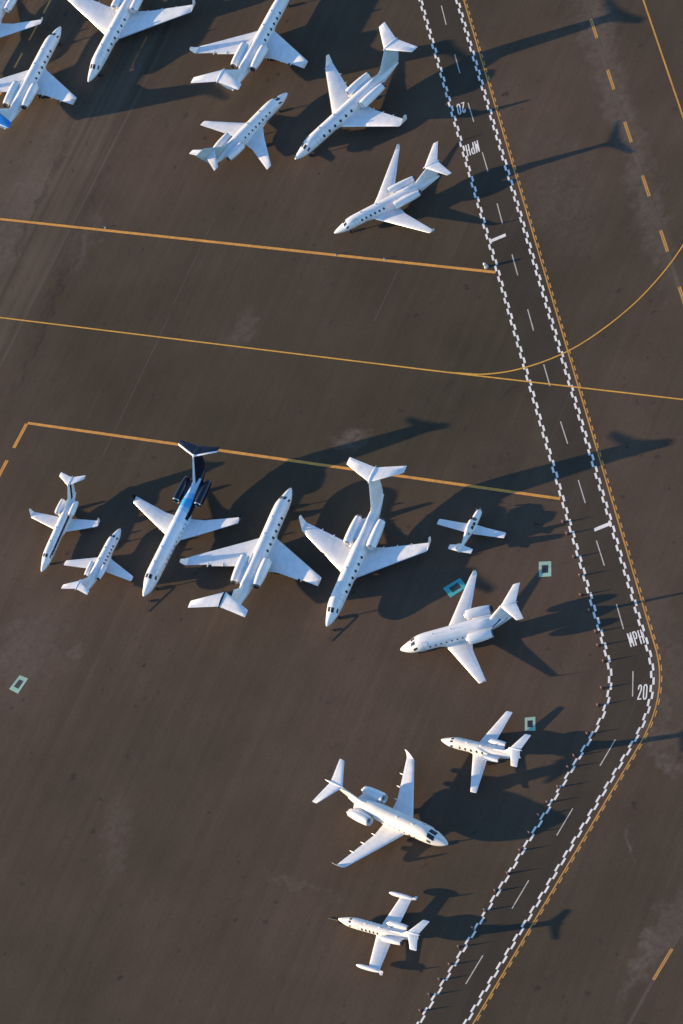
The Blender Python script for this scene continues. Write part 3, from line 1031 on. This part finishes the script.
    for sgn in (-1, 1):
        rr = [section(U0, l1 + .2, t1 - .06, sgn * (y1 + .05), zs, .04), section(U0, l1, t1, sgn * y1, zs, .085), section(U0, lerp(l0, l1, .5), lerp(t0, t1, .5), sgn * y1 / 2, zs, .09)]
        rings += rr if sgn < 0 else [section(U0, l0, t0, 0, zs, .10)] + rr[::-1]
    b.loft(rings)
    tp = b.build('tailplane', mst, root, 40)
    for sgn in (-1, 1):
        b = MB()
        b.loft([section(U0, lerp(l0, l1, k), lerp(t0, t1, k), sgn * lerp(0, y1, k), zs, .0925, c0=.70, c1=1.0, proud=.010) for k in (.09, .5, .93)])
        b.build('elevator', mst, tp, 40)
    if spec != 'crosstail':
        bu = T.get('bullet', (l0 / su - .25, t0 / su + .35))
        b0, b1 = bu[0] * su, bu[1] * su
        b = MB()
        b.lathe([(U0 - lerp(b0, b1, t), q * .024 * T['L'] * .42) for t, q in ((0, .05), (.06, .45), (.2, .85), (.45, 1), (.7, .8), (.9, .4), (1, .06))], (0, zs), 16, True, True)
        b.build('tail_bullet', lv.get('bullet', mst), root, 40)
    # landing gear
    G = T['gear']
    for nm, u, y, r in (('nose_gear', G['n'] * su, 0, G['r'] * .72), ('main_gear', G['m'] * su, G['y'], G['r']), ('main_gear', G['m'] * su, -G['y'], G['r'])):
        b = MB()
        topz = F.zb + .35
        b.tube((U0 - u, y, r), (U0 - u - (.12 if y == 0 else -.05), y * .96, topz), .085, .11)
        b.tube((U0 - u, y - .32 * r / .4, r), (U0 - u, y + .32 * r / .4, r), .05)
        g = b.build(nm, M['metal'], root)
        for sg in (-1, 1):
            yc = y + sg * .26 * r / .4
            b = MB()
            hw = .11 * r / .4
            prof = [(-hw, .30), (-hw, .82), (-hw * .75, .96), (0, 1.0), (hw * .75, .96), (hw, .82), (hw, .30)]
            rings = [[Vector((U0 - u + r * q * math.cos(2 * math.pi * k / 20), yc + dy, r + r * q * math.sin(2 * math.pi * k / 20))) for k in range(20)] for dy, q in prof]
            b.loft(rings)
            b.build('wheel', M['rubber'], g)
    return root, U0, F


JG = 'parked jets on the apron'


def body(name, bands, col=WHITE):
    return lambda U0, su: paint(name, col, 0.28, [(c, [(a / su if False else a, b_, cc, d) for (a, b_, cc, d) in cs]) for c, cs in bands], U0)


SKY = (0.05, 0.36, 0.70)
# --- upper row
make_jet('airliner', (-10.0, 136.5), -147, 'jet cut off by the upper left corner, only a wing and an engine in view', JG)
make_jet('large', (11.36, 132.78), 35.9, 'white jet at the left edge with a bright blue tail', JG, .99, 1.0,
         lv=dict(fin=M['paleblue'], stab=lambda U0, su: paint('blue_tailplane', (0.02, 0.22, 0.62), .28, [(WHITE, [(1, -.28, 0, 24.55)])], U0), bullet=M['blue']))
make_jet('large', (9.23, 116.53), -145.2, 'white jet with its tail cut off by the top edge, right of the blue-tailed jet', JG, 1.12, 1.2, 1.1, 1.05)
make_jet('large', (46.9, 104.9), 33.4, 'white jet with its nose cut off by the top edge', JG, .97, 1.005, flap=8,
         lv=dict(fin=M['paleblue']))
make_jet('crosstail', (34.96, 84.49), 12.6, 'white jet with plain wing tips and a tailplane set low on its shaded greenish fin', JG,
         lv=dict(fin=paint('fin_shade_green', (0.42, 0.50, 0.50), .3), le=False))  # greenish tone of the fin's shaded side put into its colour
make_jet('large', (28.8, 70.42), 188.16, 'white jet with bluish shaded fin and upturned wing tips, shadow over the upper 20', JG, 1.02, .955, .95, .955,
         lv=dict(fin=paint('fin_shade_blue', (0.52, 0.62, 0.66), .3)))  # bluish shading on the fin is painted into its base colour
make_jet('swift', (26.17, 51.68), 167.3, 'white jet with sharply swept narrow wings and reddish engine covers, near the upper MPH', JG, 1.0, 1.0, 1.0, .955,
         lv=dict(cover=M['red']))
# --- middle row
make_jet('slender', (-44.13, 30.27), -141.7, 'small slender jet with winglets and a dark stripe, leftmost in the middle row', JG,
         lv=dict(body=body('striped_slender_body', [((0.02, 0.018, 0.025), [(1, 0, 0, 3.0), (-1, 0, 0, -12.5), (0, 0, -1, -1.98), (0, 0, 1, 1.58)]), ((.35, .07, .05), [(1, 0, 0, 2.6), (0, 0, -1, -1.40), (0, 0, 1, 1.30)])]),
                 fin=lambda U0, su: paint('striped_slender_fin', WHITE, .28, [((0.015, 0.018, 0.035), [(1, 0, -.85, 11.35), (-1, 0, .85, -12.05)])], U0)))
make_jet('light', (-29.77, 27.61), 33.7, 'smallest jet of the middle row, beside the dark striped jet', JG, .965,
         lv=dict(fin=lambda U0, su: paint('marked_light_fin', (.72, .75, .80), .28, [((0.03, 0.04, 0.12), [(1, 0, -.6, 9.7), (-1, 0, .6, -10.3), (0, 0, 1, 2.9), (0, 0, -1, -3.7)])], U0)))
make_jet('airliner', (-32.69, 12.42), -145.2, 'white jet with navy tail, navy engines and a bright blue patch on its back', JG, 1.0, 1.0, 1.0, 1.13,
         lv=dict(body=body('two_tone_body', [((0.68, 0.75, 0.82), [(1, 0, -.6, 6.0)]), ((0.52, 0.66, 0.80), [(1, 0, -.5, 11.6)]), (SKY, [(1, 0, -.5, 14.3), (-1, 0, -.5, -19.4), (0, 0, 1, 2.6)]),
                                             ((0.50, 0.64, 0.80), [(1, 0, 0, 18.2)]), ((0.28, 0.50, 0.76), [(1, 0, -.5, 13.55), (-1, 0, .5, -14.35), (0, 0, 1, 2.6)]), ((0.22, 0.46, 0.74), [(1, 0, .5, 19.3), (-1, 0, -.5, -20.3), (0, 0, 1, 2.6)]), (NAVY, [(1, 0, 1.9, 13.9 + 4.8), (0, 0, -1, -2.95), (1, 0, 0, 14.2)]), (NAVY, [(1, 0, 0, 21.6), (0, 0, -1, -3.2)])]),
                 fin=lambda U0, su: paint('navy_fin', NAVY, .22, [((0.45, 0.62, 0.80), [(-1, 0, .85, -17.55)])], U0), stab=lambda U0, su: paint('navy_tailplane', NAVY, .22, [((.75, .78, .82), [(-1, .41, 0, -23.58)])], U0), eng=M['navy'], winglet=M['navy'], finlabel='navy blue tail fin'))
make_jet('large', (-4.06, 12.43), 37.3, 'white jet nose up in the middle row, right of the navy-tailed jet', JG, .975, 1.06, 1.04, .95, flap=8,
         lv=dict(fin=lambda U0, su: paint('navy_topped_fin', WHITE, .28, [(NAVY, [(0, 0, 1, 5.2), (-1, 0, 0, -24.2)])], U0), bullet=M['navy']))
make_jet('large', (-12.11, -14.24), -143.5, 'white jet with tall upturned wing tips, its white tail over the lower orange line', JG, 1.005, .985, 1.02, 1.08,
         lv=dict())
make_jet('wide', (-5.21, -26.11), 153.7, 'stout white jet with dark stripes along its rear, between two drain frames', JG,
         lv=dict(body=body('striped_wide_body', [((0.05, 0.07, 0.13), [(-.24, 0, 1, -.95), (.24, 0, -1, .77), (1, 0, 0, 11.5)]), ((0.05, 0.07, 0.13), [(-.24, 0, 1, -1.45), (.24, 0, -1, 1.33), (1, 0, 0, 12.5)])])))
# --- lower right group
make_jet('midsize', (-8.14, -43.62), 124.6, 'small white jet with five round windows, its tail pointing at a green drain frame', JG,
         lv=dict(le=False, body=M['warmwhite']))
make_jet('super', (-16.04, -59.71), -64.8, 'white jet pointing right with a wide black windshield and pointed flap fairings', JG, lv=dict(body=M['warmwhite'], le=False))
make_jet('tiptank', (-35.09, -58.10), 124.5, 'small white jet with fuel tanks on both wing tips, lowest in the photo', JG, lv=dict(body=M['warmwhite'], le=False))


# ------------------------------------------------------------------ the little propeller plane
def make_prop(pos, ang, label):
    a = R(ang)
    U0 = 2.6
    Fd = Vector((math.cos(a), math.sin(a)))
    root = thing('propeller_plane', (pos[0] - Fd.x * U0, pos[1] - Fd.y * U0, 0), a, label, 'aeroplane')
    class PF(Fus):
        def tbw(s, u):
            top = pchip([(0, 1.55), (.15, 1.72), (.6, 1.84), (1.6, 1.95), (2.05, 2.2), (2.6, 2.42), (3.6, 2.42), (4.4, 2.2), (5.4, 1.92), (7.6, 1.62)], u)
            bot = pchip([(0, 1.05), (.15, .90), (.6, .80), (1.6, .76), (3.4, .78), (4.8, 1.0), (7.6, 1.38)], u)
            wd = pchip([(0, .30), (.15, .43), (.7, .52), (1.6, .58), (2.6, .64), (3.6, .62), (4.6, .46), (5.8, .27), (7.6, .09)], u)
            return top, bot, wd
    F = PF(dict(U0=U0))
    us = [7.6 * k / 40 for k in range(41)]
    b = MB()
    b.loft([[F.pt(u, 2 * math.pi * k / 28) for k in range(28)] for u in us])
    fus = b.build('fuselage', M['white'], root, 50)
    for sg in (1, -1):
        patch(F, [1.62 + .12 * k for k in range(6)], lambda u: (sg * R(3), sg * R(58)), .012, 'windshield', M['glass'], fus)
        for u0, u1 in ((2.45, 3.0), (3.1, 3.65)):
            patch(F, [lerp(u0, u1, k / 4) for k in range(5)], lambda u: (sg * R(42), sg * R(78)), .012, 'cabin_window', M['glass'], fus)
        patch(F, [4.35 + .1 * k for k in range(4)], lambda u: (sg * R(42), sg * R(70)), .012, 'cabin_window', M['glass'], fus)
        secs = [(0, 2.25, 4.0, .95), (.6, 2.3, 3.95, .97), (2.2, 2.5, 3.85, 1.05), (5.9, 2.72, 3.72, 1.28)]
        b = MB()
        rings = [section(U0, l, t, sg * y, z, .13) for y, l, t, z in secs]
        rings.append(section(U0, 2.9, 3.66, sg * 6.0, 1.29, .07))
        b.loft(rings)
        wing = b.build('wing', M['wing'], root, 40)
        for nm, k0, k1 in (('flap', 1, 2), ('aileron', 2, 3)):
            p, q = secs[k0], secs[k1]
            b = MB()
            b.loft([section(U0, lerp(p[1], q[1], t), lerp(p[2], q[2], t), sg * lerp(p[0], q[0], t), lerp(p[3], q[3], t), .13, c0=.76, c1=1.0, proud=.012) for t in (.08, .5, .95)])
            b.build(nm, M['wing'], wing, 40)
    b = MB()
    b.loft([section(U0, l, t, y, 1.58, .09) for y, l, t in ((-2.05, 6.75, 7.45), (-2.0, 6.7, 7.5), (0, 6.35, 7.6), (2.0, 6.7, 7.5), (2.05, 6.75, 7.45))])
    b.build('tailplane', M['white'], root, 40)
    b = MB()
    b.loft([section(U0, l, t, 0, z, .09, (0, 1, 0)) for z, l, t in ((1.45, 5.6, 7.7), (1.75, 6.2, 7.75), (2.95, 7.0, 7.85), (3.0, 7.15, 7.75))])
    b.build('tail_fin', M['white'], root, 40)
    b = MB()
    b.lathe([(U0 + .42, .02), (U0 + .3, .11), (U0 + .1, .19), (U0 - .02, .22)], (0, 1.32), 20, True, True)
    pr = b.build('propeller_hub', M['metal'], root)
    for k in range(3):
        th = R(90 + 120 * k + 20)
        d = Vector((0, math.cos(th), math.sin(th)))
        n = Vector((.35, -math.sin(th), math.cos(th))).normalized()
        c = Vector((U0 + .14, 0, 1.32))
        b = MB()
        rr = []
        for r_, wd in ((.15, .07), (.4, .10), (.75, .10), (.98, .05)):
            m_ = c + d * r_
            rr.append([m_ + n * wd + Vector((.012, 0, 0)), m_ - n * wd + Vector((.012, 0, 0)), m_ - n * wd - Vector((.012, 0, 0)), m_ + n * wd - Vector((.012, 0, 0))])
        b.loft(rr)
        b.build('blade', M['darkmetal'], pr)
    for nm, u, y in (('nose_gear', .7, 0), ('main_gear', 3.4, 1.6), ('main_gear', 3.4, -1.6)):
        b = MB()
        b.tube((U0 - u, y, .2), (U0 - u, y, .98), .05)
        b.tube((U0 - u, y - .1, .2), (U0 - u, y + .1, .2), .03)
        g = b.build(nm, M['metal'], root)
        b = MB()
        b.loft([[Vector((U0 - u + .2 * q * math.cos(2 * math.pi * k / 18), y + dy, .2 + .2 * q * math.sin(2 * math.pi * k / 18))) for k in range(18)] for dy, q in ((-.07, .3), (-.07, .8), (0, 1), (.07, .8), (.07, .3))])
        b.build('wheel', M['rubber'], g)


make_prop((16.96, -13.27), 33.9, 'little white single propeller plane in the shadow beside the big jet wing')


# ------------------------------------------------------------------ tow bars
def tow_bar(nose, ang, gu, length, label):
    a = R(ang)
    Fd = Vector((math.cos(a), math.sin(a)))
    root = thing('tow_bar', (nose[0] - Fd.x * gu, nose[1] - Fd.y * gu, 0), a, label, 'tow bar', 'tow bars at aircraft noses')
    b = MB()
    b.tube((.35, 0, .62), (length, 0, .16), .06)
    b.tube((.25, -.22, .60), (1.1, 0, .54), .04)
    b.tube((.25, .22, .60), (1.1, 0, .54), .04)
    b.build('bar', M['towbar'], root)
    b = MB()
    for k in range(14):
        pass
    ring = [[Vector((length + .14 + (.13 + .035 * math.cos(t)) * math.cos(th), (.13 + .035 * math.cos(t)) * math.sin(th), .16 + .035 * math.sin(t))) for t in [2 * math.pi * j / 8 for j in range(8)]] for th in [2 * math.pi * k / 16 for k in range(17)]]
    b.loft(ring, False, False)
    b.build('tow_eye', M['towbar'], root)
    for sg in (-1, 1):
        b = MB()
        x0 = length * .55
        b.loft([[Vector((x0 + .17 * q * math.cos(2 * math.pi * k / 16), sg * .28 + dy, .17 + .17 * q * math.sin(2 * math.pi * k / 16))) for k in range(16)] for dy, q in ((-.05, .3), (-.05, .85), (0, 1), (.05, .85), (.05, .3))])
        b.build('wheel', M['rubber'], root)
    b = MB()
    x0 = length * .55
    b.tube((x0, -.28, .17), (x0, .28, .17), .03)
    b.tube((x0, -.1, .17), (x0, 0, .42), .03)
    b.tube((x0, .1, .17), (x0, 0, .42), .03)
    b.build('axle', M['towbar'], root)


tow_bar((-12.11, -14.24), -143.5, 2.6, 3.9, 'dark tow bar at the nose of the white jet with tall upturned wing tips')
tow_bar((-32.69, 12.42), -145.2, 2.6, 4.0, 'dark tow bar at the nose of the navy-tailed jet')
tow_bar((-35.09, -58.10), 124.5, 2.0, 4.2, 'dark tow bar at the nose of the jet with wing tip tanks')


# ------------------------------------------------------------------ traffic cones along the apron side of the road
CONES = [(25.74, -23.7), (25.14, -25.87), (23.72, -30.18), (22.73, -33.64), (21.02, -36.62), (20.57, -39.83), (19.42, -43.62), (18.42, -45.87), (17.65, -48.73), (15.04, -52.39),
         (13.09, -54.41), (9.37, -57.36), (5.96, -59.07), (4.26, -60.04), (1.45, -61.73), (-1.09, -62.77), (-3.19, -63.68), (-5.74, -65.16), (-8.26, -66.58), (-11.59, -68.47),
         (-14.46, -69.6), (-17.23, -71.15), (-20.1, -72.42), (-23.2, -73.52), (-25.65, -74.98), (-28.02, -76.01), (-30.39, -77.04), (-32.68, -78.25)]
ORD = ['first', 'second', 'third', 'fourth', 'fifth', 'sixth', 'seventh', 'eighth', 'ninth', 'tenth', 'eleventh', 'twelfth', 'thirteenth', 'fourteenth']
cone0 = thing('traffic_cone', (0, 0, 0), 0, '', 'cone', 'traffic cones along the road edge')
b = MB()
b.box((0, 0, .03), (.42, .42, .05))
cp = [b.build('base', M['rubber'], cone0)]


def cz(z):
    return lerp(.165, .03, (z - .055) / .85)


def frustum(z0, z1, dr):
    return [[Vector(((cz(z) + dr) * math.cos(2 * math.pi * k / 16), (cz(z) + dr) * math.sin(2 * math.pi * k / 16), z)) for k in range(16)] for z in (z0, z1)]


b = MB()
b.loft(frustum(.055, .905, 0))
cp.append(b.build('cone_body', M['cone'], cone0))
b = MB()
b.loft(frustum(.44, .66, .006))
cp.append(b.build('reflective_collar', M['collar'], cone0))
for i, (x, y) in enumerate(CONES):
    if i == 0:
        c = cone0
    else:
        c = cone0.copy()
        S.collection.objects.link(c)
        for p_ in cp:
            q_ = p_.copy()
            q_.parent = c
            S.collection.objects.link(q_)
    c.location = (x, y, 0)
    c.rotation_euler = (0, 0, random.uniform(0, 1.5))
    if i < 14:
        c['label'] = 'orange traffic cone beside the zigzag road marking, %s from the upper end of the row' % ORD[i]
    else:
        c['label'] = 'orange traffic cone beside the zigzag road marking, %s from the lower end of the row' % ORD[27 - i]


# ------------------------------------------------------------------ drains with green painted collars
def drain(quad, label, mat='mgreen'):
    c = sum((Vector(q) for q in quad), Vector((0, 0))) / 4
    root = thing('drain_inlet', (c.x, c.y, 0), 0, label, 'drain', 'green framed drain inlets')
    qs = [Vector(q) - c for q in quad]
    inn = [q * .52 for q in qs]
    v = [(*q, 0.0) for q in qs] + [(*q, .018) for q in [p * .985 for p in qs]] + [(*q, .018) for q in inn] + [(*q, .004) for q in inn]
    f = []
    for k in range(4):
        j = (k + 1) % 4
        f += [(k, j, 4 + j, 4 + k), (4 + k, 4 + j, 8 + j, 8 + k), (8 + k, 8 + j, 12 + j, 12 + k)]
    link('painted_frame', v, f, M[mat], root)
    b = MB()
    g = [q * .50 for q in qs]
    e0, e1 = g[1] - g[0], g[3] - g[0]
    b.add([(*q, .006) for q in g], [(0, 1, 2, 3)])
    for k in range(9):
        p = g[0] + e0 * ((k + .25) / 9)
        q = g[0] + e0 * ((k + .60) / 9)
        p2, q2 = p + e1, q + e1
        b.add([(*p, .007), (*q, .007), (*q2, .007), (*p2, .007), (*p, .016), (*q, .016), (*q2, .016), (*p2, .016)], [(4, 5, 6, 7), (0, 1, 5, 4), (1, 2, 6, 5), (2, 3, 7, 6), (3, 0, 4, 7)])
    b.build('grate', M['towbar'], root)


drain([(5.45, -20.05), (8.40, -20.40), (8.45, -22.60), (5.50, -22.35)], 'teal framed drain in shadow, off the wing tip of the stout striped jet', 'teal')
drain([(19.24, -26.88), (20.74, -28.19), (19.35, -30.46), (17.83, -29.19)], 'green framed drain between the stout striped jet tail and the road')
drain([(3.6, -48.37), (4.9, -49.36), (3.68, -51.36), (2.46, -50.25)], 'green framed drain half in shadow beyond the tail of the five window jet')
drain([(-58.46, 15.58), (-55.9, 16.56), (-55.04, 14.93), (-57.67, 13.68)], 'green framed drain alone on open asphalt at the left edge')

# ------------------------------------------------------------------ white marker post and small edge lights
root = thing('marker_post', (41.75, 27.1, 0), R(-18), 'stubby white marker post at the road end of the upper orange line', 'post')
b = MB()
b.lathe([(0, .40), (.05, .40), (.06, .30), (.12, .30)], (0, 0), 20, True, True)
b.v = [Vector((p.y, p.z, p.x)) for p in b.v]
b.build('base', M['collar'], root)
b = MB()
b.lathe([(.10, .27), (.6, .25), (.92, .23), (1.05, .17), (1.12, .05)], (0, 0), 20, True, True)
b.v = [Vector((p.y, p.z, p.x)) for p in b.v]
b.build('post_body', M['warmwhite'], root)
b = MB()
b.lathe([(.70, .255), (.86, .245)], (0, 0), 20)
b.v = [Vector((p.y, p.z, p.x)) for p in b.v]
b.build('band', M['gap'], root)

for (x, y), lab in (((-3.47, 86.45), 'small edge light on the upper orange line, nearest the left edge'),
                    ((24.27, 48.98), 'small edge light on the upper orange line, the middle one'),
                    ((29.99, 41.71), 'small edge light on the upper orange line, nearest the road')):
    root = thing('edge_light', (x, y, 0), 0, lab, 'light', 'edge lights on the upper orange line')
    for nm, prof, mt in (('base', [(0, .20), (.04, .20), (.05, .14)], M['gap']), ('stem', [(.04, .05), (.26, .05)], M['mtan']), ('lens', [(.25, .09), (.33, .10), (.41, .06), (.44, .01)], M['yellow_lens'])):
        b = MB()
        b.lathe(prof, (0, 0), 14, True, True)
        b.v = [Vector((p.y, p.z, p.x)) for p in b.v]
        b.build(nm, mt, root)
